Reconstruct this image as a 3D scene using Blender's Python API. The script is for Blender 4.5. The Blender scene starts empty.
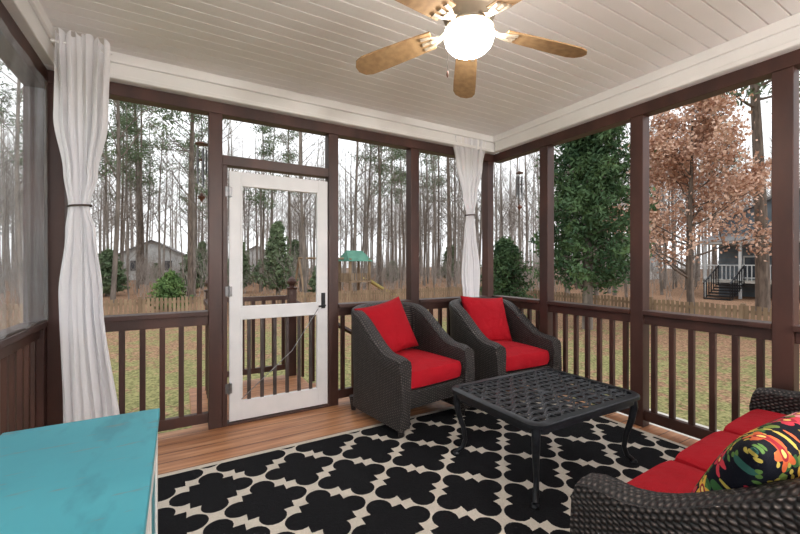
import bpy, math, random
import numpy as np
from mathutils import Vector, Matrix
random.seed(7); np.random.seed(7)
sc=bpy.context.scene
sc.view_settings.view_transform='Standard'
GZ=-0.7
# ---------------- materials ----------------
def srgb(r,g,b):
    f=lambda c:(c/255/12.92) if c/255<=0.04045 else ((c/255+0.055)/1.055)**2.4
    return (f(r),f(g),f(b),1)
class NT:
    def __init__(s,name):
        s.m=bpy.data.materials.new(name); s.m.use_nodes=True
        s.t=s.m.node_tree; s.n=s.t.nodes; s.l=s.t.links
        s.b=s.n['Principled BSDF']; s.out=s.n['Material Output']
    def add(s,t,**k):
        n=s.n.new(t)
        for a,v in k.items(): setattr(n,a,v)
        return n
    def set(s,sock,v):
        if isinstance(v,bpy.types.NodeSocket): s.l.new(v,sock)
        else: sock.default_value=v
    def math(s,op,a,b=0.0,c=0.0):
        n=s.add('ShaderNodeMath',operation=op)
        s.set(n.inputs[0],a); s.set(n.inputs[1],b); s.set(n.inputs[2],c)
        return n.outputs[0]
    def mix(s,f,a,b):
        n=s.add('ShaderNodeMix',data_type='RGBA')
        s.set(n.inputs[0],f); s.set(n.inputs[6],a); s.set(n.inputs[7],b)
        return n.outputs[2]
    def coord(s,which='Object'):
        return s.add('ShaderNodeTexCoord').outputs[which]
    def sep(s,v):
        n=s.add('ShaderNodeSeparateXYZ'); s.l.new(v,n.inputs[0]); return n.outputs
    def scale(s,v,sc_):
        n=s.add('ShaderNodeMapping'); s.l.new(v,n.inputs[0]); n.inputs['Scale'].default_value=sc_; return n.outputs[0]
    def noise(s,v,scale,detail=3):
        n=s.add('ShaderNodeTexNoise'); s.l.new(v,n.inputs['Vector']); n.inputs['Scale'].default_value=scale; n.inputs['Detail'].default_value=detail
        return n.outputs['Fac']
    def ramp(s,f,stops):
        n=s.add('ShaderNodeValToRGB'); s.l.new(f,n.inputs[0]); e=n.color_ramp.elements
        e[0].position=stops[0][0]; e[0].color=stops[0][1]; e[1].position=stops[-1][0]; e[1].color=stops[-1][1]
        for p,c in stops[1:-1]:
            q=e.new(p); q.color=c
        return n.outputs[0]
    def bump(s,h,strength=.5,dist=.01):
        n=s.add('ShaderNodeBump'); s.l.new(h,n.inputs['Height']); n.inputs['Strength'].default_value=strength; n.inputs['Distance'].default_value=dist
        s.l.new(n.outputs[0],s.b.inputs['Normal'])
    def col(s,c): s.set(s.b.inputs['Base Color'],c)
    def rough(s,r): s.set(s.b.inputs['Roughness'],r)
def noisy(name,c1,c2,scale=4,rough=.6,stretch=(1,1,1),metal=0,bump=0):
    t=NT(name); v=t.scale(t.coord(),stretch); n=t.noise(v,scale,4)
    t.col(t.ramp(n,[(.35,c1),(.65,c2)])); t.rough(rough); t.b.inputs['Metallic'].default_value=metal
    if bump: t.bump(n,bump)
    return t.m
M={}
M['brown']=noisy('dark_brown_stain',srgb(54,32,27),srgb(74,45,37),6,.45,(1,1,.3))
M['white']=noisy('white_paint',srgb(236,234,231),srgb(242,240,237),3,.5)
M['ceil']=noisy('ceiling_paint',srgb(240,236,234),srgb(245,241,239),2,.5)
M['doorwhite']=noisy('door_white',srgb(222,223,225),srgb(232,232,234),5,.4)
M['greymetal']=noisy('grey_metal',srgb(120,122,125),srgb(150,150,152),20,.3,metal=.8)
M['black']=noisy('black_cast_metal',srgb(24,26,30),srgb(36,38,44),30,.36,metal=.2)
M['darkbal']=noisy('door_baluster_grey',srgb(56,46,44),srgb(72,62,60),10,.5)
M['siding']=noisy('siding_cream',srgb(215,212,208),srgb(225,223,218),2,.7)
M['roof']=noisy('roof_grey',srgb(104,102,104),srgb(130,126,124),4,.9)
M['housewhite']=noisy('house_white',srgb(196,199,201),srgb(214,216,216),2,.8)
M['houseblue']=noisy('house_blue_grey',srgb(96,106,114),srgb(114,124,132),2,.8)
M['glassdark']=noisy('dark_window',srgb(55,60,68),srgb(80,86,94),2,.15)
M['fence']=noisy('fence_wood',srgb(118,98,78),srgb(156,134,108),3,.9,(1,1,.3))
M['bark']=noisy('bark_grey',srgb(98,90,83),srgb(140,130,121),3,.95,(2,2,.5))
M['barkfar']=noisy('bark_painted_haze',srgb(138,130,124),srgb(166,158,151),3,.95,(2,2,.5))  # atmospheric haze put into the colour, paler than the near bark
M['pinebark']=noisy('pine_bark',srgb(84,74,67),srgb(124,110,99),4,.95,(3,3,.6))
M['needle']=noisy('pine_needles',srgb(78,100,70),srgb(120,136,102),1.2,.8)
M['cedar']=noisy('cedar_foliage',srgb(40,70,44),srgb(84,110,68),1.6,.8)
M['rust']=noisy('rust_leaves',srgb(186,144,122),srgb(228,194,172),1.5,.8)
M['shrub']=noisy('shrub_green',srgb(70,100,54),srgb(112,138,78),3,.8)
M['fanwood']=noisy('maple_blade',srgb(160,126,88),srgb(182,148,106),5,.75,(6,6,1))
M['nickel']=noisy('fan_antique_cream',srgb(170,156,138),srgb(190,176,156),10,.4,metal=.3)
M['green']=noisy('green_canvas',srgb(66,116,100),srgb(86,138,118),3,.7)
M['yellow']=noisy('tan_slide',srgb(180,168,100),srgb(200,188,120),3,.5)
M['concrete']=noisy('concrete',srgb(180,176,168),srgb(204,200,192),6,.9)
M['chimewood']=noisy('chime_wood',srgb(92,56,42),srgb(120,76,58),9,.5)
M['cord']=noisy('cord',srgb(60,50,45),srgb(80,70,62),9,.8)
def mk_red():
    t=NT('red_canvas'); v=t.coord(); n=t.noise(v,3,3); f=t.noise(v,220,2)
    t.col(t.mix(n,srgb(152,7,24),srgb(180,15,33))); t.rough(.85)
    h=t.math('ADD',t.math('MULTIPLY',t.noise(v,7,2),3.0),t.math('MULTIPLY',f,.3)); t.bump(h,.7,.02)
    t.b.inputs['Specular IOR Level'].default_value=.25
    return t.m
M['red']=mk_red()
def mk_cloth():
    t=NT('white_curtain'); t.col(srgb(248,247,250)); t.rough(.85)
    tr=t.add('ShaderNodeBsdfTranslucent'); tr.inputs[0].default_value=(.95,.95,.97,1)
    mx=t.add('ShaderNodeMixShader'); mx.inputs[0].default_value=.4
    t.l.new(t.b.outputs[0],mx.inputs[1]); t.l.new(tr.outputs[0],mx.inputs[2]); t.l.new(mx.outputs[0],t.out.inputs[0])
    n=t.noise(t.scale(t.coord(),(1,1,.25)),9,3); t.bump(n,.4,.02)
    return t.m
M['cloth']=mk_cloth()
def mk_vinyl():
    t=NT('clear_vinyl'); t.col(srgb(215,224,230)); t.rough(.12)
    tr=t.add('ShaderNodeBsdfTransparent'); mx=t.add('ShaderNodeMixShader')
    n=t.noise(t.scale(t.coord(),(1,3,.5)),2.5,3)
    f=t.math('MULTIPLY_ADD',n,.5,.02); t.l.new(f,mx.inputs[0])
    t.l.new(tr.outputs[0],mx.inputs[1]); t.l.new(t.b.outputs[0],mx.inputs[2]); t.l.new(mx.outputs[0],t.out.inputs[0])
    return t.m
M['vinyl']=mk_vinyl()
def mk_teal():
    t=NT('distressed_teal'); v=t.coord(); n=t.noise(t.scale(v,(1.5,.6,1.5)),6,6); n2=t.noise(v,3,4); n4=t.noise(t.scale(v,(1,5,1)),9,5)
    base=t.mix(n2,srgb(48,132,148),srgb(78,168,182))
    sc_=t.ramp(n,[(.54,(0,0,0,1)),(.64,(1,1,1,1))]); s2=t.ramp(n4,[(.62,(0,0,0,1)),(.70,(1,1,1,1))])
    c=t.mix(t.math('MULTIPLY',sc_,.4),base,srgb(40,106,118)); c=t.mix(t.math('MULTIPLY',s2,.4),c,srgb(130,112,88))
    t.col(c); t.rough(.5); t.bump(n,.15,.004)
    return t.m
M['teal']=mk_teal()
def mk_wicker():
    t=NT('dark_wicker'); tc=t.add('ShaderNodeTexCoord'); x,y,z=t.sep(tc.outputs['Object'])
    nx,ny,nz=t.sep(tc.outputs['Normal'])
    top=t.math('GREATER_THAN',t.math('ABSOLUTE',nz),.72)
    w=t.math('ADD',t.math('MULTIPLY',top,y),t.math('MULTIPLY',t.math('SUBTRACT',1.0,top),z))
    u=t.math('ADD',x,t.math('MULTIPLY',t.math('SUBTRACT',1.0,top),y))
    cu=t.math('MULTIPLY',u,1/.02); ph=t.math('MULTIPLY',t.math('FLOOR',cu),math.pi)
    a=t.math('SINE',t.math('ADD',t.math('MULTIPLY',w,2*math.pi/.02),ph))
    bb=t.math('ABSOLUTE',t.math('SINE',t.math('MULTIPLY',cu,math.pi)))
    h=t.math('MULTIPLY',t.math('MULTIPLY_ADD',a,.5,.5),bb)
    n=t.noise(tc.outputs['Object'],35,2)
    hc=t.math('MULTIPLY',h,t.math('MULTIPLY_ADD',n,1.0,.3))
    t.col(t.ramp(hc,[(.05,srgb(20,17,18)),(.5,srgb(52,45,44)),(.9,srgb(118,107,102))])); t.rough(.5); t.bump(h,.9,.008)
    return t.m
M['wicker']=mk_wicker()
def mk_rug():
    t=NT('trellis_rug'); v=t.coord(); x,y,_=t.sep(v); P=.50
    def cell(off):
        def ax(c): return t.math('ABSOLUTE',t.math('SUBTRACT',t.math('FRACT',t.math('ADD',t.math('DIVIDE',c,P),10+off)),.5))
        a,b=ax(x),ax(y); u=t.math('MAXIMUM',a,b); w=t.math('MINIMUM',a,b)
        d1=t.math('SUBTRACT',u,.232)
        dx=t.math('SUBTRACT',u,.292); d2=t.math('SUBTRACT',t.math('SQRT',t.math('ADD',t.math('MULTIPLY',dx,dx),t.math('MULTIPLY',w,w))),.136)
        return t.math('MINIMUM',d1,d2)
    f=t.math('MINIMUM',cell(0),cell(.5))
    nz=t.math('MULTIPLY',t.math('SUBTRACT',t.noise(v,90,2),.5),.014)
    k=t.math('LESS_THAN',t.math('ADD',f,nz),0.0)
    bx=t.math('MAXIMUM',t.math('SUBTRACT',t.math('ABSOLUTE',t.math('SUBTRACT',x,0)),1.66),t.math('SUBTRACT',t.math('ABSOLUTE',y),1.56))
    inside=t.math('LESS_THAN',bx,0.0); k=t.math('MULTIPLY',k,inside)
    fl=t.noise(v,140,3)
    t.col(t.mix(k,t.mix(fl,srgb(186,177,164),srgb(218,210,198)),t.mix(fl,srgb(7,7,10),srgb(24,24,28)))); t.rough(.95)
    t.b.inputs['Specular IOR Level'].default_value=.2
    t.bump(fl,.6,.006)
    return t.m
M['rug']=mk_rug()
def mk_deck():
    t=NT('deck_boards'); v=t.coord(); x,y,_=t.sep(v); W=.14
    cy=t.math('DIVIDE',y,W); idx=t.math('FLOOR',cy); fr=t.math('ABSOLUTE',t.math('SUBTRACT',t.math('FRACT',cy),.5))
    cb=t.add('ShaderNodeCombineXYZ'); t.l.new(x,cb.inputs[0]); t.l.new(t.math('MULTIPLY',y,12.0),cb.inputs[1]); t.l.new(t.math('MULTIPLY',idx,3.7),cb.inputs[2])
    n=t.noise(cb.outputs[0],2.2,6)
    wn=t.add('ShaderNodeTexWhiteNoise',noise_dimensions='1D'); t.l.new(idx,wn.inputs['W'])
    c=t.ramp(n,[(.3,srgb(146,92,60)),(.5,srgb(186,130,90)),(.72,srgb(214,162,122))])
    c=t.mix(t.math('MULTIPLY',wn.outputs[0],.35),c,srgb(146,94,62))
    gap=t.math('GREATER_THAN',fr,.478)
    t.col(t.mix(gap,c,srgb(48,30,22))); t.rough(.38); t.bump(t.math('SUBTRACT',t.math('MULTIPLY',n,.3),gap),.4,.006)
    return t.m
M['deck']=mk_deck()
def mk_ground():
    t=NT('lawn_and_leaves'); v=t.coord(); x,y,_=t.sep(v)
    n=t.noise(v,.35,5); n2=t.noise(v,2.2,6); n3=t.noise(v,25,3); n5=t.noise(v,9,5)
    g3=t.ramp(n3,[(.35,(0,0,0,1)),(.65,(1,1,1,1))])
    grass=t.mix(g3,srgb(96,98,62),srgb(158,152,106)); leaf=t.mix(g3,srgb(104,80,62),srgb(176,140,114))
    far=t.math('MAXIMUM',t.math('SUBTRACT',y,9.5),t.math('SUBTRACT',x,8.5))
    f=t.math('ADD',t.math('MULTIPLY',far,.22),t.math('MULTIPLY',t.math('SUBTRACT',n,.46),5.0))
    f=t.math('ADD',f,t.math('MULTIPLY',t.math('SUBTRACT',n2,.5),6.0)); f=t.math('ADD',f,t.math('MULTIPLY',t.math('SUBTRACT',n5,.5),6.0))
    t.col(t.mix(t.ramp(f,[(0,(0,0,0,1)),(1,(1,1,1,1))]),grass,leaf)); t.rough(1)
    t.b.inputs['Specular IOR Level'].default_value=.1
    t.bump(n3,.5,.03)
    return t.m
M['ground']=mk_ground()
def mk_floral():
    t=NT('floral_print'); v=t.coord()
    def layer(scale,petals,r0,amp,seed):
        mp=t.add('ShaderNodeMapping'); t.l.new(v,mp.inputs[0]); mp.inputs['Location'].default_value=(seed,seed*.7,0); mp.inputs['Scale'].default_value=(scale,scale,0.0)
        vo=t.add('ShaderNodeTexVoronoi',voronoi_dimensions='2D'); t.l.new(mp.outputs[0],vo.inputs['Vector']); vo.inputs['Scale'].default_value=1; vo.inputs['Randomness'].default_value=.8
        sb=t.add('ShaderNodeVectorMath',operation='SUBTRACT'); t.l.new(mp.outputs[0],sb.inputs[0]); t.l.new(vo.outputs['Position'],sb.inputs[1])
        a,b,_=t.sep(sb.outputs[0]); th=t.math('ARCTAN2',b,a)
        cs=t.sep(vo.outputs['Color'])
        lim=t.math('MULTIPLY_ADD',t.math('COSINE',t.math('MULTIPLY_ADD',th,float(petals),t.math('MULTIPLY',cs[1],6.28))),amp,r0)
        return t.math('LESS_THAN',vo.outputs['Distance'],lim),cs[0],vo.outputs['Distance'],cs[2]
    def pal(cs,stops):
        n=t.add('ShaderNodeValToRGB'); n.color_ramp.interpolation='CONSTANT'; t.l.new(cs,n.inputs[0]); e=n.color_ramp.elements
        e[0].color=stops[0][1]; e[1].position=stops[1][0]; e[1].color=stops[1][1]
        for p,c_ in stops[2:]: q=e.new(p); q.color=c_
        return n.outputs[0]
    c=srgb(14,16,28)
    m,cs,_,_2=layer(14,2,.22,.26,3.1); c=t.mix(m,c,pal(cs,[(0,srgb(56,100,56)),(.35,srgb(116,140,66)),(.7,srgb(50,98,90))]))
    m,cs,_,_2=layer(22,2,.16,.2,9.4); c=t.mix(m,c,pal(cs,[(0,srgb(90,126,64)),(.5,srgb(196,176,84))]))
    m,cs,d,k=layer(10.5,5,.29,.12,6.3)
    on=t.math('GREATER_THAN',k,.22); m=t.math('MULTIPLY',m,on)
    c=t.mix(m,c,pal(cs,[(0,srgb(216,104,62)),(.25,srgb(200,60,76)),(.45,srgb(232,186,80)),(.7,srgb(222,150,156)),(.88,srgb(120,160,170))]))
    c=t.mix(t.math('MULTIPLY',on,t.math('LESS_THAN',d,.14)),c,srgb(150,36,50)); c=t.mix(t.math('MULTIPLY',on,t.math('LESS_THAN',d,.07)),c,srgb(244,212,120))
    t.col(c); t.rough(.85); t.b.inputs['Specular IOR Level'].default_value=.2; t.bump(t.noise(v,200,2),.3,.004)
    return t.m
M['floral']=mk_floral()
def mk_emit(name,col,s):
    t=NT(name); t.b.inputs['Base Color'].default_value=col; t.b.inputs['Emission Color'].default_value=col; t.b.inputs['Emission Strength'].default_value=s
    return t.m
M['lamp']=mk_emit('lamp_glass',(1,.94,.86,1),50)
M['fillglow']=mk_emit('fill_glow_glass',(1,.96,.93,1),480)  # glowing glass of the added fill lamps, brightens the interior
# ---------------- mesh builder ----------------
class MB:
    def __init__(s): s.v=[]; s.f=[]; s.mi=[]; s.mats=[]
    def mid(s,m):
        if m not in s.mats: s.mats.append(m)
        return s.mats.index(m)
    def poly(s,vs,fs,m):
        o=len(s.v); s.v.extend([tuple(p) for p in vs]); k=s.mid(m)
        for f in fs: s.f.append(tuple(i+o for i in f)); s.mi.append(k)
    def box(s,x0,x1,y0,y1,z0,z1,m):
        s.poly([(x0,y0,z0),(x1,y0,z0),(x1,y1,z0),(x0,y1,z0),(x0,y0,z1),(x1,y0,z1),(x1,y1,z1),(x0,y1,z1)],
          [(0,3,2,1),(4,5,6,7),(0,1,5,4),(1,2,6,5),(2,3,7,6),(3,0,4,7)],m)
    def tube(s,pts,rs,seg,m,cap=True,flat=1.0):
        pts=[Vector(p) for p in pts]; n=len(pts)
        if not hasattr(rs,'__len__'): rs=[rs]*n
        vs=[];fs=[]; prev=None
        for i,p in enumerate(pts):
            d=(pts[min(i+1,n-1)]-pts[max(i-1,0)]).normalized()
            if prev is None:
                a=Vector((0,0,1)) if abs(d.z)<.9 else Vector((1,0,0)); e=d.cross(a).normalized()
            else:
                e=(prev-d*prev.dot(d)).normalized()
            prev=e; g=d.cross(e)
            for k in range(seg):
                t=2*math.pi*k/seg; vs.append(p+(e*math.cos(t)+g*math.sin(t)*flat)*rs[i])
        for i in range(n-1):
            for k in range(seg):
                a=i*seg+k;b=i*seg+(k+1)%seg; fs.append((a,b,b+seg,a+seg))
        if cap: fs.append(tuple(range(seg))[::-1]); fs.append(tuple((n-1)*seg+k for k in range(seg)))
        s.poly(vs,fs,m)
    def lathe(s,c,prof,seg,m):
        vs=[];fs=[]
        for r,z in prof:
            for k in range(seg):
                t=2*math.pi*k/seg; vs.append((c[0]+r*math.cos(t),c[1]+r*math.sin(t),c[2]+z))
        for i in range(len(prof)-1):
            for k in range(seg):
                a=i*seg+k;b=i*seg+(k+1)%seg; fs.append((a,b,b+seg,a+seg))
        fs.append(tuple(range(seg))[::-1]); fs.append(tuple((len(prof)-1)*seg+k for k in range(seg)))
        s.poly(vs,fs,m)
    def obj(s,name,loc=(0,0,0),rotz=0,parent=None,smooth=False,bevel=0):
        me=bpy.data.meshes.new(name); me.from_pydata(s.v,[],s.f)
        for m in s.mats: me.materials.append(M[m])
        me.polygons.foreach_set('material_index',s.mi)
        if smooth:
            me.polygons.foreach_set('use_smooth',[True]*len(s.f)); me.update()
            me.set_sharp_from_angle(angle=math.radians(42))
        me.update()
        o=bpy.data.objects.new(name,me); sc.collection.objects.link(o); o.location=loc; o.rotation_euler[2]=rotz
        if parent: o.parent=parent
        if bevel:
            b=o.modifiers.new('b','BEVEL'); b.width=bevel; b.segments=2; b.limit_method='ANGLE'
        return o
def empty(name,loc=(0,0,0),rotz=0):
    e=bpy.data.objects.new(name,None); sc.collection.objects.link(e); e.location=loc; e.rotation_euler[2]=rotz; return e
# ---------------- room ----------------
XL,XR,YB,YF=-.75,3.20,3.35,-1.7
ZH,ZW,ZC=2.49,2.58,2.76
b=MB(); b.box(XL-.12,XR+.12,YF,YB+.12,-.12,0,'deck'); b.obj('floor')
b=MB()
y=YF-.1; W=.10
prof=[]
while y<YB+.2:
    prof+=[(y,ZC),(y+.005,ZC+.014),(y+.010,ZC)]; y+=W
vs=[];fs=[]
for (yy,zz) in prof: vs+=[(XL-.15,yy,zz),(XR+.15,yy,zz)]
for i in range(len(prof)-1): fs.append((2*i,2*i+2,2*i+3,2*i+1))
b.poly(vs,fs,'ceil'); b.box(XL-.15,XR+.15,YF-.1,YB+.2,ZC+.02,ZC+.1,'ceil'); b.obj('ceiling')
def rail(b,axis,a0,a1,p,bal=True,sgn=1):
    def bx(u0,u1,w0,w1,z0,z1,m='brown'):
        lo,hi=sorted((p+sgn*w0,p+sgn*w1))
        if axis=='x': b.box(u0,u1,lo,hi,z0,z1,m)
        else: b.box(lo,hi,u0,u1,z0,z1,m)
    bx(a0,a1,-.02,.11,.895,.93); bx(a0,a1,.02,.065,.82,.895); bx(a0,a1,.02,.065,.05,.13)
    n=max(1,round((a1-a0)/.118))
    for i in range(n):
        c=a0+(i+.5)*(a1-a0)/n
        bx(c-.018,c+.018,.025,.06,.13,.82)
# back wall
b=MB()
posts=[(XL,XL+.09),(.205,.305),(1.185,1.28),(2.065,2.165),(3.11,3.20)]
for a,c in posts: b.box(a,c,YB,YB+.1,0,ZH,'brown')
for i,(a,c) in enumerate(zip(posts[:-1],posts[1:])):
    if i!=1: rail(b,'x',a[1],c[0],YB)
b.box(XL,XR,YB-.005,YB+.1,ZH,ZW,'brown')
b.box(.305,1.185,YB,YB+.09,2.09,2.17,'brown'); b.box(.305,.34,YB,YB+.09,0,2.09,'brown'); b.box(.34,1.185,YB,YB+.09,0,.02,'brown')
b.obj('wall_back',bevel=.004)
b=MB()
b.box(XL,XR,YB-.06,YB+.1,ZW,ZC,'white'); b.box(XL,XR,YB-.085,YB-.06,ZC-.07,ZC,'white'); b.box(XL,XR,YB-.075,YB-.06,ZW,ZW+.035,'white'); b.obj('trim_1',bevel=.006)
b=MB()
b.box(XR-.06,XR+.1,YF,YB-.085,ZW,ZC,'white'); b.box(XR-.085,XR-.06,YF,YB-.085,ZC-.07,ZC,'white'); b.box(XR-.075,XR-.06,YF,YB-.085,ZW,ZW+.035,'white'); b.obj('trim_2',bevel=.006)
b=MB()
b.box(XL-.1,XL+.06,YF,YB-.085,ZW,ZC,'white'); b.box(XL+.06,XL+.085,YF,YB-.085,ZC-.07,ZC,'white'); b.obj('trim_3',bevel=.006)
# right wall
b=MB(); ys=[-1.7,-.87,-.0,.865,1.73,2.64]
for c in ys: b.box(XR,XR+.1,c-.05,c+.05,0,ZH,'brown')
b.box(XR-.005,XR+.1,YF,YB,ZH,ZW,'brown')
for a,c in zip(ys,ys[1:]+[3.40]): rail(b,'y',a+.05,c-.05,XR)
b.obj('wall_right',bevel=.004)
# left wall
b=MB(); ys=[-1.65,-.4,.9,2.1]
for c in ys: b.box(XL-.1,XL,c-.05,c+.05,0,ZH,'brown')
b.box(XL-.1,XL+.005,YF,YB,ZH-.06,ZW,'brown'); b.box(XL-.1,XL,YB-.06,YB+.1,0,ZH-.06,'brown')
for a,c in zip(ys,ys[1:]+[3.34]): rail(b,'y',a+.05,c-.05,XL,sgn=-1)
b.obj('wall_left',bevel=.004)
# vinyl roll-down
b=MB(); vs=[];fs=[];n=40
for i in range(n+1):
    yy=.3+(3.2-.3)*i/n; o=.012*math.sin(i*1.3)
    for z in (.95,2.45): vs.append((XL+.03+o*(1 if z<1 else .3),yy,z))
for i in range(n): fs.append((2*i,2*i+2,2*i+3,2*i+1))
b.poly(vs,fs,'vinyl'); b.tube([(XL+.03,.3,.95),(XL+.03,3.2,.95)],.008,8,'cord'); b.tube([(XL+.03,3.2,.95),(XL+.03,3.2,2.45)],.008,8,'cord'); b.obj('window_1',smooth=True)
# house wall behind camera
b=MB(); b.box(XL-.2,XR+.2,YF-.15,YF-.05,0,ZC,'siding')
for i in range(18): b.poly([(XL-.2,YF-.05,i*.155),(XR+.2,YF-.05,i*.155),(XR+.2,YF-.035,i*.155),(XL-.2,YF-.035,i*.155),(XL-.2,YF-.05,i*.155+.155),(XR+.2,YF-.05,i*.155+.155)],[(0,1,2,3),(3,2,5,4)],'siding')
b.obj('wall_house')
for sx in (.35,2.2):  # pair of lamps added behind the camera as interior fill light
    b=MB(); y0=YF-.035
    b.box(sx-.06,sx+.06,y0,y0+.02,1.75,2.05,'black'); b.box(sx-.015,sx+.015,y0+.02,y0+.1,1.98,2.01,'black')
    b.lathe((sx,y0+.13,1.72),[(.02,0),(.06,.01),(.06,.02)],16,'black'); b.lathe((sx,y0+.13,1.72),[(.05,.021),(.062,.08),(.062,.2),(.05,.24)],20,'fillglow'); b.lathe((sx,y0+.13,1.72),[(.055,.241),(.05,.26),(.02,.29),(.01,.31)],16,'black')
    b.obj('added_fill_lamp',smooth=True)
# door
b=MB(); x0,x1=.355,1.178; z1=2.05; yd0,yd1=YB+.01,YB+.05
b.box(x0,x0+.085,yd0,yd1,.03,z1,'doorwhite'); b.box(x1-.085,x1,yd0,yd1,.03,z1,'doorwhite')
b.box(x0+.085,x1-.085,yd0,yd1,z1-.1,z1,'doorwhite'); b.box(x0+.085,x1-.085,yd0,yd1,.03,.17,'doorwhite'); b.box(x0+.085,x1-.085,yd0,yd1,.86,.94,'doorwhite')
for (a,c,d,e) in ((.94,z1-.1,0,0),(.17,.86,0,0)):
    b.box(x0+.085,x0+.1,yd0-.004,yd1-.01,a,c,'doorwhite'); b.box(x1-.1,x1-.085,yd0-.004,yd1-.01,a,c,'doorwhite')
    b.box(x0+.1,x1-.1,yd0-.004,yd1-.01,a,a+.015,'doorwhite'); b.box(x0+.1,x1-.1,yd0-.004,yd1-.01,c-.015,c,'doorwhite')
for i in range(6):
    c=x0+.1+(i+.5)*(x1-x0-.2)/6; b.box(c-.014,c+.014,yd0+.008,yd0+.03,.17,.86,'darkbal')
for z in (.3,1.08,1.88):
    b.box(x0-.03,x0+.02,yd0-.012,yd0,z-.04,z+.04,'greymetal'); b.tube([(x0-.004,yd0-.014,z-.045),(x0-.004,yd0-.014,z+.045)],.008,8,'greymetal')
b.box(x1-.06,x1-.025,yd0-.012,yd0,.9,1.04,'black'); b.tube([(x1-.042,yd0-.01,.93),(x1-.042,yd0-.06,.93),(x1-.1,yd0-.06,.925)],.009,8,'black')
b.tube([(x1-.09,yd0-.008,.9),(x0+.5,yd0-.008,.55),(x0+.09,yd0-.008,.2)],.004,6,'greymetal')
b.obj('door_1',bevel=.003)
# exterior landing and stairs
b=MB(); b.box(.1,1.25,YB+.13,4.65,-.12,-.02,'deck')
for i in range(4): b.box(1.25+i*.27,1.54+i*.27,YB+.4,4.6,-.2-i*.17,-.155-i*.17,'deck')
for sx,sy in ((.30,4.6),(1.17,4.6)):
    b.box(sx-.045,sx+.045,sy-.045,sy+.045,GZ-.05,1.0,'brown'); b.lathe((sx,sy,1.0),[(.06,0),(.065,.02),(.03,.03),(.03,.045),(.05,.07),(.055,.095),(.04,.125),(.012,.15)],14,'brown')
b.box(.345,1.125,4.57,4.63,.88,.93,'brown'); b.box(.345,1.125,4.58,4.62,.06,.12,'brown')
for i in range(7): c=.345+(i+.5)*.78/7; b.box(c-.018,c+.018,4.585,4.615,.12,.88,'brown')
b.tube([(1.2,4.6,.85),(2.4,4.6,.15)],.03,4,'brown'); b.box(2.38,2.47,4.555,4.645,GZ-.05,.3,'brown')
for i in range(8):
    c=1.3+i*.13; zt=.85-.7*(c-1.2)/1.2; b.box(c-.015,c+.015,4.585,4.615,zt-.85,zt,'brown')
b.box(.23,.29,3.5,4.56,.88,.93,'brown')
for i in range(8): c=3.5+(i+.5)*1.06/8; b.box(.245,.275,c-.018,c+.018,-.02,.88,'brown')
b.obj('porch_stairs')
# rug
b=MB(); b.box(-1.70,1.70,-1.60,1.60,0,.010,'rug'); b.obj('area_rug',loc=(1.42,1.17,.001),bevel=.003)
# ---------------- wicker furniture ----------------
def tub(b,w,d,Ha,Hb,t=.095,rc=.16,flare=.03):
    path=[]; hx=w/2-t/2; yb=d/2-t/2; yf=-d/2
    NS=12
    for i in range(NS+1): path.append((-hx,yf+(yb-rc-yf)*i/NS,-1,0))
    for i in range(1,8): a=math.pi-math.pi/2*i/8; path.append((-hx+rc+rc*math.cos(a),yb-rc+rc*math.sin(a),math.cos(a),math.sin(a)))
    NB=max(6,int(w/.12))
    for i in range(NB+1): path.append((-hx+rc+(2*hx-2*rc)*i/NB,yb,0,1))
    path+= [(-p[0],p[1],-p[2],p[3]) for p in path[:NS+8][::-1]]
    vs=[];fs=[];m=None
    for (x,y,nx,ny) in path:
        s=min(1,max(0,(y-yf-.12)/(yb-rc*.3-yf-.12))); s=s*s*(3-2*s); H=Ha+(Hb-Ha)*s
        if y<yf+.06: H-=.02*(1-(y-yf)/.06)
        H+=.025*max(0,1-(x/hx)**2)*(1 if ny>.5 else 0)
        cs=[(t/2+flare*.3,.07),(t/2,.25),(t/2+.004,H-.10),(t/2+.014,H-.05),(t/2+.006,H-.018),(t*.25,H),(-t*.25,H),(-t/2-.004,H-.018),(-t/2-.008,H-.05),(-t/2,H-.1),(-t/2,.07)]
        m=len(cs)
        lean=.05*max(0,ny)
        for o,z in cs:
            yy=y+ny*o+lean*(z-.4)*1.2; ff=max(0,1-(y-yf)/.2)
            yy+= -ff*.035*math.sin(min(1,max(0,(z-.07)/(H-.07)))*math.pi*1.0)
            vs.append((x+nx*o,yy,z))
    n=len(path)
    for i in range(n-1):
        for k in range(m):
            a=i*m+k;c=i*m+(k+1)%m; fs.append((a,a+m,c+m,c))
    fs.append(tuple(range(m))); fs.append(tuple((n-1)*m+k for k in range(m))[::-1])
    b.poly(vs,fs,'wicker')
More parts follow.
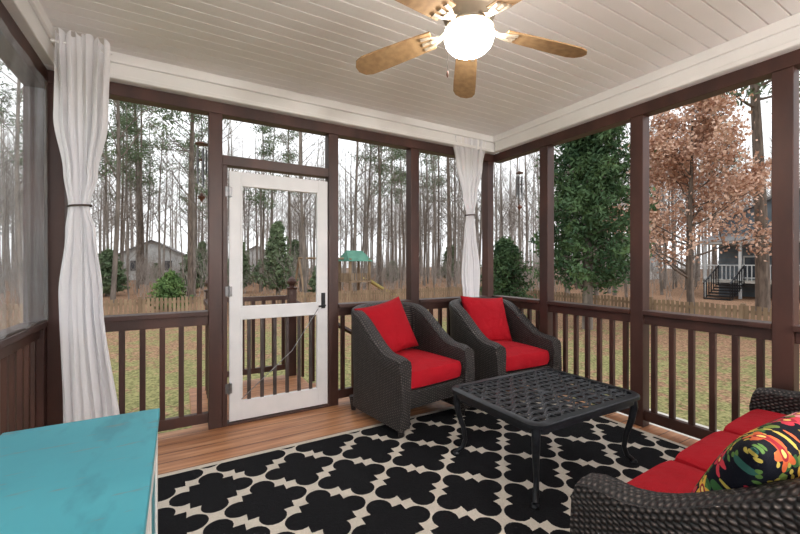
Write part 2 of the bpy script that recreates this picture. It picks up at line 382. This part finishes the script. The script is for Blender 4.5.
def cush(name,w,d,h,mat,parent,loc,rot=(0,0,0),pillow=False,n=16):
    vs=[];fs=[];idx={}
    def P(x,y,z):
        if pillow:
            e=max(0,(1-x**4)*(1-y**4))**.5
            return (x*w/2*(1-.09*(1-y*y)),y*d/2*(1-.09*(1-x*x)),z*h/2*(.05+.95*e*(1-.25*(x*x+y*y)*.5)))
        r=max(abs(x),abs(y))
        cx=x*(1-.04*(abs(y)**6)); cy=y*(1-.04*(abs(x)**6))
        inset=1-.02*(abs(z)**2)*1.6
        return (cx*w/2*inset,cy*d/2*inset,z*h/2*(1-.16*r**8)+(.014*(1-x*x)*(1-y*y)*2 if z>0 else 0)*abs(z))
    for fx in range(6):
        ax=fx//2; sgn=1 if fx%2 else -1; g=[]
        for i in range(n+1):
            row=[]
            for j in range(n+1):
                a=-1+2*i/n;c=-1+2*j/n; a=math.sin(a*math.pi/2); c=math.sin(c*math.pi/2)
                q=[0,0,0]; q[ax]=sgn; q[(ax+1)%3]=a; q[(ax+2)%3]=c
                key=tuple(round(t,4) for t in q)
                if key not in idx: idx[key]=len(vs); vs.append(P(*q))
                row.append(idx[key])
            g.append(row)
        for i in range(n):
            for j in range(n):
                f=(g[i][j],g[i+1][j],g[i+1][j+1],g[i][j+1]); fs.append(f if sgn>0 else f[::-1])
    b=MB(); b.poly(vs,fs,mat)
    o=b.obj(name,loc=loc,parent=parent,smooth=True); o.rotation_euler=rot
    if not pillow:
        md=o.modifiers.new('b','BEVEL'); md.width=.028; md.segments=4; md.limit_method='ANGLE'; md.angle_limit=math.radians(45)
    return o
def feet(b,w,d):
    for sx in(-1,1):
        for sy in(-1,1): b.tube([(sx*(w/2-.06),sy*(d/2-.06),0),(sx*(w/2-.055),sy*(d/2-.055),.12)],[.022,.034],10,'wicker')
def chair(name,loc,rot,prot):
    e=empty(name,loc,rot); w,d=.78,.80
    b=MB(); tub(b,w,d,.60,.90); feet(b,w,d)
    b.box(-w/2+.09,w/2-.09,-d/2+.02,d/2-.09,.20,.33,'wicker')
    b.obj('wicker_frame',parent=e,smooth=True)
    cush('seat_cushion',w-.20,d-.13,.15,'red',e,(0,-.06,.41))
    cush('back_pillow',.54,.50,.18,'red',e,(prot[0],.20,.71),(math.radians(66),prot[1],prot[2]),pillow=True)
    return e
chair('wicker_armchair',(1.72,2.86,.014),math.radians(8),(-.06,math.radians(-8),.12))
chair('wicker_armchair',(2.75,2.81,.014),math.radians(-2),(.02,math.radians(4),-.06))
# sofa (faces +Y)
e=empty('wicker_sofa',(2.16,.46,.014),math.pi+math.radians(2.5)); w,d=1.88,.86
b=MB(); tub(b,w,d,.555,.85,t=.115,flare=.2); feet(b,w,d); b.box(-w/2+.11,w/2-.11,-d/2+.02,d/2-.11,.12,.31,'wicker'); b.obj('wicker_frame',parent=e,smooth=True)
cw=(w-.24)/3
for i in range(3):
    cush('seat_cushion_%d'%(i+1),cw-.006,d-.15,.15,'red',e,((i-1)*cw,-.075,.375))
    cush('back_cushion_%d'%(i+1),cw-.01,.42,.14,'red',e,((i-1)*cw,.21,.65),(math.radians(76),0,0))
cush('floral_pillow',.50,.50,.17,'floral',e,(.62,-.02,.645),(math.radians(60),math.radians(8),math.radians(-14)),pillow=True,n=20)
# ---------------- coffee table ----------------
b=MB(); HW,HD=.51,.385
def rr(hx,hy,r,n=6,z=0):
    o=[]
    for cx,cy,a0 in ((hx-r,hy-r,0),(-hx+r,hy-r,90),(-hx+r,-hy+r,180),(hx-r,-hy+r,270)):
        for i in range(n+1):
            a=math.radians(a0+90*i/n); o.append((cx+r*math.cos(a),cy+r*math.sin(a),z))
    return o
def ring(hx,hy,r,wd,z0,z1):
    O=rr(hx,hy,r); I=rr(hx-wd,hy-wd,max(.01,r-wd)); n=len(O)
    vs=[(x,y,z1-.006) for x,y,_ in O]+[(x*.985,y*.985,z1) for x,y,_ in O]+[(x,y,z1) for x,y,_ in I]+[(x,y,z0) for x,y,_ in I]+[(x,y,z0) for x,y,_ in O]
    fs=[]
    for k in range(5):
        for i in range(n):
            j=(i+1)%n; a=k*n; c=((k+1)%5)*n; fs.append((a+i,a+j,c+j,c+i))
    b.poly(vs,fs,'black')
ring(HW,HD,.09,.045,.425,.450)
ring(HW-.03,HD-.03,.07,.012,.385,.425)
ix,iy=HW-.04,HD-.04
nr=11; nc=15; N=60
for k in range(nr):
    yy=-iy+(k+.5)*2*iy/nr
    for s in (1,-1):
        b.tube([(-ix+2*ix*i/N,yy+s*.5*(2*iy/nr)*abs(math.sin(math.pi*nc*i/N*.5+(k%2)*math.pi/2)),.442) for i in range(N+1)],.0085,5,'black',flat=.6)
for k in range(nc+1):
    xx=-ix+k*2*ix/nc
    b.tube([(xx,-iy,.439),(xx,iy,.439)],.0065,5,'black')
b.lathe((0,0,.425),[(.035,0),(.04,.01),(.04,.018),(.025,.024)],20,'black')
for sx in(-1,1):
    for sy in(-1,1):
        P=[(.455,.33,.425),(.462,.336,.36),(.45,.325,.27),(.425,.305,.18),(.415,.298,.10),(.43,.308,.045),(.46,.33,.016)]
        b.tube([(sx*x,sy*y,z) for x,y,z in P],[.024,.023,.02,.0165,.015,.016,.014],10,'black'); b.lathe((sx*.463,sy*.332,0),[(.02,0),(.024,.006),(.018,.018)],10,'black')
for s in (1,-1):
    pts=[(-.44+.88*i/16, s*(-.315+.63*i/16), .36-.12*math.sin(math.pi*i/16)) for i in range(17)]
    b.tube(pts,.010,8,'black')
b.obj('coffee_table',loc=(2.10,1.735,.012),smooth=True)
# ---------------- teal sideboard ----------------
b=MB(); a0,a1,c0,c1=-.49,-.06,.28,1.71
b.box(a0-.0,a1,c0,c1,.715,.745,'teal'); b.box(a0+.02,a1-.025,c0+.03,c1-.03,.12,.715,'teal')
for sy in (0,1,2):
    y0=c0+.06+sy*(c1-c0-.12)/3+.01; y1=y0+(c1-c0-.12)/3-.02
    b.box(a1-.025,a1-.012,y0,y1,.16,.68,'teal')
    for q in ((y0,y0+.05),(y1-.05,y1)): b.box(a1-.012,a1-.004,q[0],q[1],.16,.68,'siding')
    b.box(a1-.012,a1-.004,y0+.05,y1-.05,.16,.21,'siding'); b.box(a1-.012,a1-.004,y0+.05,y1-.05,.63,.68,'siding')
    b.lathe((a1-.0,y0+.06,.45),[(.01,-.01),(.014,0),(.01,.01)],10,'black')
for sx in (a0+.02,a1-.085):
    for sy in (c0+.03,c1-.09): b.box(sx,sx+.06,sy,sy+.06,0,.12,'teal')
b.obj('teal_sideboard',loc=(0,0,.012),bevel=.005)
# ---------------- curtains ----------------
def curtain(name,cx,cy,ztop,ztie,keys,pleats,rodlen,ang=0,dep=1.0):
    e=empty(name,(cx,cy,0),ang); nu,nv=140,90; vs=[];fs=[]
    keys=sorted(keys)
    def interp(z):
        for (z0,o0,w0),(z1,o1,w1) in zip(keys,keys[1:]):
            if z<=z1:
                s=(z-z0)/(z1-z0); s=max(0,min(1,s)); s=s*s*(3-2*s); return o0+(o1-o0)*s,w0+(w1-w0)*s
        return keys[-1][1],keys[-1][2]
    for j in range(nv+1):
        z=.02+(ztop-.02)*j/nv; o,wd=interp(z)
        for i in range(nu+1):
            u=i/nu; near=math.exp(-((z-ztie)/.16)**2); rn=math.exp(-((z-ztop+.06)/.04)**2)
            A=dep*.045*(1-.62*near)*(.6+.4*math.sin(u*9+1))*(1-.5*rn); ph=u*pleats*2*math.pi+.5*math.sin(z*2.2+u*5)
            x=o+(u-.5)*wd+.008*math.sin(ph*1.7+z*3); y=A*math.sin(ph)+dep*.015*math.sin(u*7+z*2.5)
            zz=z+( .014*math.sin(ph*1.3) if j==nv else 0)
            vs.append((x,y,zz))
    for j in range(nv):
        for i in range(nu):
            a=j*(nu+1)+i; fs.append((a,a+1,a+nu+2,a+nu+1))
    b=MB(); b.poly(vs,fs,'cloth'); b.obj('cloth',parent=e,smooth=True)
    o,wd=interp(ztie); b=MB()
    b.tube([(o+(wd/2+.012)*math.cos(t*math.pi/8),(.045)*math.sin(t*math.pi/8),ztie+.006*math.cos(t*math.pi/8)) for t in range(17)],.007,6,'cord'); b.obj('tieback',parent=e,smooth=True)
    b=MB(); b.tube([(-rodlen/2,0.02,ztop-.06),(rodlen/2,0.02,ztop-.06)],.008,10,'white')
    b.obj('rod',parent=e,smooth=True)
curtain('curtain',-.52,3.06,2.72,1.66,[(.02,.05,.30),(1.1,-.0,.22),(1.5,-.0,.14),(1.66,-.01,.09),(1.85,-.0,.15),(2.2,-.0,.25),(2.72,-.0,.27)],6,.30)
curtain('curtain',2.79,3.29,2.70,1.84,[(.02,-.02,.10),(.9,.03,.20),(1.2,.02,.24),(1.65,-.0,.15),(1.84,.0,.10),(2.05,.0,.2),(2.4,.0,.38),(2.70,.0,.50)],7,.54,dep=.45)
# ---------------- ceiling fan ----------------
fc=(1.25,1.48); e=empty('ceiling_fan',(fc[0],fc[1],0))
b=MB(); b.lathe((0,0,0),[(.075,ZC-.001),(.085,ZC-.03),(.06,ZC-.07),(.05,ZC-.08),(.10,ZC-.10),(.135,ZC-.13),(.14,ZC-.2),(.125,ZC-.24),(.09,ZC-.26),(.085,ZC-.275),(.115,ZC-.285),(.122,ZC-.30),(.11,ZC-.31)],40,'nickel')
for k in range(20):
    t=2*math.pi*k/20; b.tube([(.141*math.cos(t),.141*math.sin(t),ZC-.14),(.141*math.cos(t),.141*math.sin(t),ZC-.19)],.006,6,'chimewood')
b.obj('motor_housing',parent=e,smooth=True)
b=MB(); b.lathe((0,0,0),[(.108,2.457),(.119,2.438),(.121,2.415),(.112,2.387),(.088,2.361),(.05,2.346),(.01,2.341)],40,'lamp'); b.obj('light_bowl',parent=e,smooth=True)
dr=lambda x:-.12*max(0,x-.13)
for k in range(5):
    a=math.radians(-19+72*k); b=MB()
    out=[(.19,-.055),(.30,-.062),(.50,-.070),(.58,-.070),(.62,-.055),(.643,-.02)]
    pts=out+[(x,-y) for x,y in out[::-1]]; n=len(pts); tl=math.radians(12)
    f=lambda x,y,z:(x,y*math.cos(tl),z+y*math.sin(tl)+dr(x))
    vs=[f(x,y,2.462) for x,y in pts]+[f(x,y,2.470) for x,y in pts]
    b.poly(vs,[tuple(range(n))[::-1],tuple(range(n,2*n))]+[(i,(i+1)%n,n+(i+1)%n,n+i) for i in range(n)],'fanwood')
    b.tube([(.10,0,2.49),(.15,.0,2.458),(.20,0,2.455+dr(.2))],[.02,.014,.014],8,'nickel',flat=.5)
    for q in ((-.035),(0),(.035)): b.tube([(.14,0,2.456),(.2,q*.8,2.457+q*.18+dr(.2)),(.245,q,2.458+q*.19+dr(.245))],[.012,.010,.012],8,'nickel',flat=.5)
    o=b.obj('blade_%d'%(k+1),parent=e,rotz=a)
b=MB()
px,py,L=-.11,.03,.10
b.tube([(px,py,2.46),(px,py,2.34-L)],.0012,5,'cord'); b.lathe((px,py,2.32-L),[(.003,.022),(.006,.01),(.005,0),(.002,-.008)],8,'chimewood')
b.obj('pull_chain',parent=e)
# ---------------- wind chimes ----------------
def chime(loc,zt,s=1,hook=(0,0)):
    b=MB(); x,y=loc; hx,hy=hook
    b.tube([(x-hx,y-hy,ZH+.03),(x,y,ZH+.02),(x,y,zt)],.003,5,'cord'); b.lathe((x,y,zt-.02),[(.01,.02),(.045*s,.005),(.05*s,0),(.045*s,-.006)],16,'chimewood')
    for k in range(5):
        t=2*math.pi*k/5; cx,cy=x+.035*s*math.cos(t),y+.035*s*math.sin(t); L=.2+.03*k
        b.tube([(cx,cy,zt-.02),(cx,cy,zt-.06)],.001,4,'cord'); b.tube([(cx,cy,zt-.06),(cx,cy,zt-.06-L*s)],.0075,8,'greymetal')
    b.tube([(x,y,zt-.02),(x,y,zt-.42*s)],.0015,5,'cord'); b.lathe((x,y,zt-.15),[(.02,.005),(.024,0),(.02,-.005)],12,'chimewood'); b.lathe((x,y,zt-.42*s),[(.004,.0),(.03,-.03),(.004,-.07)],6,'chimewood')
    b.obj('wind_chime',smooth=True)
chime((.165,3.53),2.3,1.0,(0,.075)); chime((3.38,3.12),2.36,.9,(.075,0))
# ---------------- outdoors ----------------
b=MB(); n=40; vs=[];fs=[]
R=130
for i in range(n+1):
    for j in range(n+1):
        x=-R+2*R*i/n;y=-R+2*R*j/n; vs.append((x,y,GZ+.15*max(0,math.hypot(x,y)-45)*.04))
for i in range(n):
    for j in range(n): a=i*(n+1)+j; fs.append((a,a+n+1,a+n+2,a+1))
b.poly(vs,fs,'ground'); b.obj('ground')
b=MB(); b.box(4.7,5.5,-4,3.2,GZ-.02,GZ+.05,'concrete'); b.obj('garden_path')
def fence(name,x0,y0,x1,y1,h=.95):
    b=MB(); L=math.hypot(x1-x0,y1-y0); dx,dy=(x1-x0)/L,(y1-y0)/L; n=int(L/.13)
    ax=abs(dx)>.5
    for i in range(n):
        cx,cy=x0+dx*(i+.5)*.13,y0+dy*(i+.5)*.13; hx,hy=(.045,.01) if ax else (.01,.045); hh=h+.015*math.sin(i*7.1)
        b.box(cx-hx,cx+hx,cy-hy,cy+hy,GZ+.04,GZ+hh,'fence')
    for z in (.22,h-.2):
        if ax: b.box(min(x0,x1),max(x0,x1),y0+.012,y0+.05,GZ+z,GZ+z+.08,'fence')
        else: b.box(x0+.012,x0+.05,min(y0,y1),max(y0,y1),GZ+z,GZ+z+.08,'fence')
    m=int(L/2.4)
    for i in range(m+1):
        cx,cy=x0+dx*i*2.4+.06,y0+dy*i*2.4+.06; b.box(cx-.05,cx+.05,cy-.05,cy+.05,GZ-.05,GZ+h+.06,'fence')
    b.obj(name)
fence('wooden_fence',-18,16,13.5,16,.8); fence('wooden_fence',13.5,-10,13.5,15.9,.85)
def gable_house(name,cx,cy,w,d,h,rh,mat,rot=0,porch=False):
    b=MB(); g=-.05
    b.box(-w/2,w/2,-d/2,d/2,g,h,mat)
    for i in range(int(h/.3)):
        z=i*.3; b.box(-w/2-.012,w/2+.012,-d/2-.012,d/2+.012,z,z+.03,'roof' if mat=='houseblue' else mat)
    b.poly([(-w/2,-d/2,h),(-w/2,d/2,h),(-w/2,0,h+rh),(w/2,-d/2,h),(w/2,d/2,h),(w/2,0,h+rh)],[(0,2,1),(3,4,5)],mat)
    o=.35
    for s in (-1,1):
        y=s*(d/2+o); z=h-rh*o/(d/2)
        b.poly([(-w/2-o,y,z),(w/2+o,y,z),(w/2+o,0,h+rh),(-w/2-o,0,h+rh),(-w/2-o,y,z+.14),(w/2+o,y,z+.14),(w/2+o,0,h+rh+.14),(-w/2-o,0,h+rh+.14)],[(0,1,2,3),(7,6,5,4),(0,4,5,1),(1,5,6,2),(3,7,4,0)],'roof')
    for s in(-1,1):
        k=int(w/2.2)
        for i in range(k):
            x=-w/2+(i+.5)*w/k
            for z in ([1.2] if h<4 else [1.2,3.8]):
                b.box(x-.5,x+.5,s*(d/2+.03)-.03,s*(d/2+.03)+.03,z-.1,z+1.3,'housewhite'); b.box(x-.42,x+.42,s*(d/2+.05)-.03,s*(d/2+.05)+.03,z,z+1.2,'glassdark')
        for yy in (-d/4,d/4):
            b.box(s*(w/2+.03)-.03,s*(w/2+.03)+.03,yy-.5,yy+.5,1.1,2.5,'housewhite'); b.box(s*(w/2+.05)-.03,s*(w/2+.05)+.03,yy-.42,yy+.42,1.2,2.4,'glassdark')
    if porch:
        x0=-w/2-2.2; pd=d*.5
        b.box(x0,-w/2,-pd,pd,.9,1.05,'concrete'); b.box(x0-.1,-w/2,-pd-.1,pd+.1,3.2,3.35,'housewhite')
        b.poly([(x0-.2,-pd-.2,3.35),(x0-.2,pd+.2,3.35),(-w/2,pd+.2,3.9),(-w/2,-pd-.2,3.9)],[(0,1,2,3)],'roof')
        for i in range(5):
            yy=-pd+.1+i*(2*pd-.2)/4; b.box(x0,x0+.12,yy-.06,yy+.06,0,3.2,'housewhite')
        for i in range(36):
            yy=-pd+i*2*pd/36; b.box(x0+.04,x0+.08,yy,yy+.04,1.05,1.9,'housewhite')
        b.box(x0+.02,x0+.1,-pd,pd,1.9,1.96,'housewhite')
        for i in range(6): b.box(x0-.3*i-.35,x0-.3*i,pd-2,pd-.8,.75-.15*i,.82-.15*i,'black')
        for q in (.8,2):
            b.tube([(x0,pd-q,1.9),(x0-1.9,pd-q,.9)],.05,4,'black')
            for i in range(7): b.box(x0-.3*i-.05,x0-.3*i,pd-q-.02,pd-q+.02,.8-.15*i,1.9-.16*i,'black')
    return b.obj(name,loc=(cx,cy,GZ),rotz=rot)
gable_house('neighbor_house',-2.5,58,5,7,3,1.8,'housewhite',1.45)
gable_house('neighbor_house',12,70,5,7,3,2.0,'housewhite',1.3)
gable_house('neighbor_house',50,29,8,7,3.2,2,'housewhite',.2)
gable_house('neighbor_house',-11.5,21.5,5,7,2.0,1.6,'houseblue',.1)
gable_house('neighbor_house',34,7.6,8,7,4.6,1.6,'houseblue',0,True)
# playset
b=MB()
for sx in(-.6,.6):
    for sy in (-.6,.6): b.box(sx-.06,sx+.06,sy-.06,sy+.06,0,2.3,'fence')
b.box(-.7,.7,-.7,.7,1.0,1.08,'fence')
for i in range(9):
    c=-.6+i*.15; b.box(c-.04,c+.04,-.66,-.63,1.08,1.5,'fence'); b.box(-.66,-.63,c-.04,c+.04,1.08,1.5,'fence')
b.poly([(-.75,-.75,2.15),(.75,-.75,2.15),(.75,.75,2.15),(-.75,.75,2.15),(-.5,0,2.75),(.5,0,2.75)],[(0,1,5,4),(2,3,4,5),(1,2,5),(3,0,4)],'green')
vs=[];fs=[]
for i in range(11):
    s=i/10; x=.7+2.0*s; z=1.05*(1-s)**1.15+.1
    vs+=[(x,-.25,z+.12),(x,-.22,z),(x,.22,z),(x,.25,z+.12)]
for i in range(10):
    for k in range(3): a=4*i+k; fs.append((a,a+1,a+5,a+4))
b.poly(vs,fs,'yellow')
b.tube([(-.6,0,2.3),(-3.2,0,2.3)],.06,6,'fence'); b.tube([(-3.2,-.9,0),(-3.2,0,2.3),(-3.2,.9,0)],.06,6,'fence')
for x in (-1.3,-2.0): b.tube([(x-.2,0,2.3),(x-.2,0,.5)],.01,4,'cord'); b.tube([(x+.2,0,2.3),(x+.2,0,.5)],.01,4,'cord'); b.box(x-.22,x+.22,-.1,.1,.46,.5,'green')
b.obj('playset',loc=(8.5,19.8,GZ),rotz=.1)
# trees
def tri_leaves(mb,centers,size,mat,elong=1.0,rng=None,wid=.35):
    n=len(centers); A=rng.normal(size=(n,3)); A/=np.linalg.norm(A,axis=1)[:,None]; B=rng.normal(size=(n,3)); B-=A*(A*B).sum(1)[:,None]; B/=np.linalg.norm(B,axis=1)[:,None]
    s=size*(.6+.8*rng.random(n))[:,None]; C=np.array(centers)
    V=np.stack([C-A*s*.5*elong,C+B*s*wid,C+A*s*.5*elong,C-B*s*wid],1).reshape(-1,3)
    mb.poly(V.tolist(),[(4*i,4*i+1,4*i+2,4*i+3) for i in range(n)],mat)
def tree(name,seed,H,r,kind,mat,b=None,Ls=1.0):
    rnd=random.Random(seed); rng=np.random.default_rng(seed); b=b or MB()
    tips=[]
    def branch(p,d,L,rad,lvl):
        n=4 if lvl<2 else 2; pts=[p]; q=p; dd=d.copy()
        for i in range(n):
            dd=(dd+Vector((rnd.gauss(0,.14),rnd.gauss(0,.14),rnd.gauss(.05,.08)))).normalized(); q=q+dd*L/n; pts.append(q)
        b.tube(pts,[rad*(1-.75*i/n) for i in range(n+1)],5 if lvl<1 else 3,mat,cap=False)
        tips.append((pts[-1],lvl)); tips.append((pts[len(pts)//2],lvl))
        if lvl<(2 if kind!='pine' else 1):
            k=rnd.randint(4,6) if lvl==0 else rnd.randint(3,4)
            if kind=='pine': k=4
            for _ in range(k):
                t=rnd.uniform(.25,1); i=min(n-1,int(t*n)); s=pts[i].lerp(pts[i+1],t*n-i if t<1 else 1)
                nd=(dd+Vector((rnd.gauss(0,.6),rnd.gauss(0,.6),rnd.gauss(.15,.4)))).normalized()
                branch(s,nd,L*rnd.uniform(.35,.6),rad*.45,lvl+1)
    tp=[]; lx=rnd.gauss(0,.02); ly=rnd.gauss(0,.02); N=10
    if kind=='brush':
        for k in range(9):
            a=rnd.uniform(0,6.28); branch(Vector((rnd.gauss(0,.5),rnd.gauss(0,.5),-.05)),Vector((math.cos(a)*.4,math.sin(a)*.4,1)).normalized(),H*rnd.uniform(.6,1),.016,0)
        return b
    for i in range(N+1):
        s=i/N; tp.append(Vector((lx*H*s+.12*math.sin(s*5+seed),ly*H*s+.12*math.cos(s*4+seed),H*s-.1)))
    b.tube(tp,[r*(1-.85*i/N)+.005 for i in range(N+1)],8,mat,cap=False)
    nb={'pine':22,'bare':20,'rust':26,'sap':10}[kind]; lo={'pine':.42,'bare':.3,'rust':.18,'sap':.25}[kind]
    for k in range(nb):
        s=lo+(1-lo)*(k+rnd.random())/nb; i=min(N-1,int(s*N)); p=tp[i].lerp(tp[i+1],s*N-i)
        a=rnd.uniform(0,2*math.pi); up={'pine':.15,'bare':.9,'rust':.55,'sap':1.1}[kind]
        L={'pine':H*.12*(1.25-s),'bare':H*.24*(1.25-s),'rust':H*.36*(1.2-s),'sap':H*.25*(1.2-s)}[kind]*Ls
        branch(p,Vector((math.cos(a),math.sin(a),up+rnd.gauss(0,.15))).normalized(),L,r*(1-.8*s)*.42,0)
    C=[]
    if kind=='pine':
        for t,l in tips:
            for _ in range(15): C.append((t.x+rnd.gauss(0,.32),t.y+rnd.gauss(0,.32),t.z+rnd.gauss(0,.18)))
        tri_leaves(b,C,.24,'needle',1.2,rng,.15)
    if kind=='rust':
        for t,l in tips:
            for _ in range(15): C.append((t.x+rnd.gauss(0,.22),t.y+rnd.gauss(0,.22),t.z+rnd.gauss(0,.18)))
        tri_leaves(b,C,.12,'rust',1.0,rng)
    return b
def evergreen(H,R,mat,n,size,seed,e=.62,s0=.06):
    rng=np.random.default_rng(seed); b=MB(); b.tube([(0,0,-.1),(.05,0,H*.5),(0,.05,H*.95)],[.16,.1,.02],8,'bark')
    C=[]; nb=150
    for k in range(nb):
        s=s0+(1-s0)*(k/nb)**.9; a=k*2.399+rng.random()*.8; rad=R*(1-s)**e*(.55+.65*rng.random()); z=s*H
        E=Vector((math.cos(a)*rad,math.sin(a)*rad,z+rad*.25)); b.tube([(0,0,z),E*.6+Vector((0,0,z*.4)),E],[.03,.018,.006],3,'bark',cap=False)
        for _ in range(n//nb):
            t=rng.random()**.6; w=.10*R*(1.1-t*.5); C.append((E.x*t+rng.normal()*w,E.y*t+rng.normal()*w,z+(E.z-z)*t+rng.normal()*.09*R*.6))
    tri_leaves(b,C,size,mat,1.3,rng,.25)
    return b
evergreen(8.6,1.95,'cedar',34000,.12,3,.5,.14).obj('cedar_tree',loc=(10.9,7.35,GZ))
evergreen(2.9,1.3,'cedar',9000,.11,5).obj('cedar_tree',loc=(10.9,10.8,GZ))
evergreen(1.6,.9,'shrub',6000,.11,6).obj('holly_shrub',loc=(-.3,18.5,GZ))
tree('r',11,7.6,.13,'rust','pinebark').obj('rust_leaf_tree',loc=(15.9,6.6,GZ))
tree('p',21,19,.24,'pine','pinebark').obj('pine_tree',loc=(19.8,6.0,GZ))
tree('p',22,17,.2,'pine','pinebark').obj('pine_tree',loc=(18.5,3.2,GZ))
wood=empty('woodland')
protos=[]
for i in range(5): protos.append(('pine',tree('p',100+i,18+i,.115+.018*i,'pine','pinebark')))
for i in range(4): protos.append(('bare',tree('b',200+i,13+i,.085+.012*i,'bare','bark')))
for i in range(4): protos.append(('sap',tree('s',300+i,8+i,.045,'sap','bark')))
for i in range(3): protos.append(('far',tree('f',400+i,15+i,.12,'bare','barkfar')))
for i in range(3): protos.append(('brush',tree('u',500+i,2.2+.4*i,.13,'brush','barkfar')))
for i in range(3): protos.append(('ever',evergreen(2.6+1.2*i,1.1+.2*i,'needle',6000,.2,600+i,.6,.08)))
meshes={}
for k,(t,b) in enumerate(protos):
    o=b.obj('tree_%s_%d'%(t,k),parent=wood); meshes.setdefault(t,[]).append(o.data); bpy.data.objects.remove(o)
houses=[(-2.5,58,5),(12,70,5),(50,29,5),(-11.5,21.5,5),(31.5,7.5,7),(8.5,19.8,3.2),(15.9,6.6,3),(19.8,6,2),(18.5,3.2,2),(-.3,18.5,2)]
rnd=random.Random(5)
def put(kind,x,y,s):
    o=bpy.data.objects.new(kind+'_tree',rnd.choice(meshes[kind])); sc.collection.objects.link(o); o.parent=wood
    o.location=(x,y,GZ); o.rotation_euler[2]=rnd.uniform(0,6.28); o.scale=(s,s,s*rnd.uniform(.9,1.15))
cnt=0
while cnt<360:
    x=rnd.uniform(-45,62); y=rnd.uniform(-12,62); D=math.hypot(x,y)
    if max(y-17.5,x-17)<0 or D>64 or y<x*-.3-6: continue
    if any(math.hypot(x-a,y-c)<r for a,c,r in houses): continue
    if rnd.random()>(1.0 if D<45 else .6): continue
    k=rnd.random()
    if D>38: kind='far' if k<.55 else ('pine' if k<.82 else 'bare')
    else: kind='pine' if k<.3 else ('bare' if k<.58 else 'sap')
    if kind=='pine' and x>12 and rnd.random()<.5: kind='bare'
    if math.atan2(y,x)<.45 and D<30: continue
    put(kind,x,y,rnd.uniform(.75,1.15)); cnt+=1
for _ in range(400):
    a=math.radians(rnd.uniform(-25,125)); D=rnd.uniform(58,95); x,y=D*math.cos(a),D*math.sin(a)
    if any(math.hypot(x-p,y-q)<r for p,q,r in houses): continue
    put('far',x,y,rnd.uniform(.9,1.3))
for _ in range(560):
    a=math.radians(rnd.uniform(-20,125)); D=rnd.uniform(24,62); x,y=D*math.cos(a),D*math.sin(a)
    if max(y-19,x-17)<0 or any(math.hypot(x-p,y-q)<r for p,q,r in houses): continue
    put('brush' if rnd.random()<.92 else 'ever',x,y,rnd.uniform(.6,1.1))
# ---------------- light ----------------
w=bpy.data.worlds.new('World'); sc.world=w; w.use_nodes=True
bg=w.node_tree.nodes['Background']; bg.inputs[0].default_value=(.93,.95,.97,1); bg.inputs[1].default_value=1.62
sun=bpy.data.lights.new('sun','SUN'); sun.energy=.8; sun.angle=math.radians(40); so=bpy.data.objects.new('sun',sun); sc.collection.objects.link(so); so.rotation_euler=(math.radians(35),math.radians(15),0)
# ---------------- camera ----------------
cam=bpy.data.cameras.new('camera'); co=bpy.data.objects.new('camera',cam); sc.collection.objects.link(co)
co.location=(0,0,1.3); co.rotation_euler=(math.radians(90),0,math.radians(-30)); cam.lens=384/800*36; cam.sensor_width=36; cam.shift_y=-.00375; cam.clip_start=.02; cam.clip_end=500
sc.camera=co
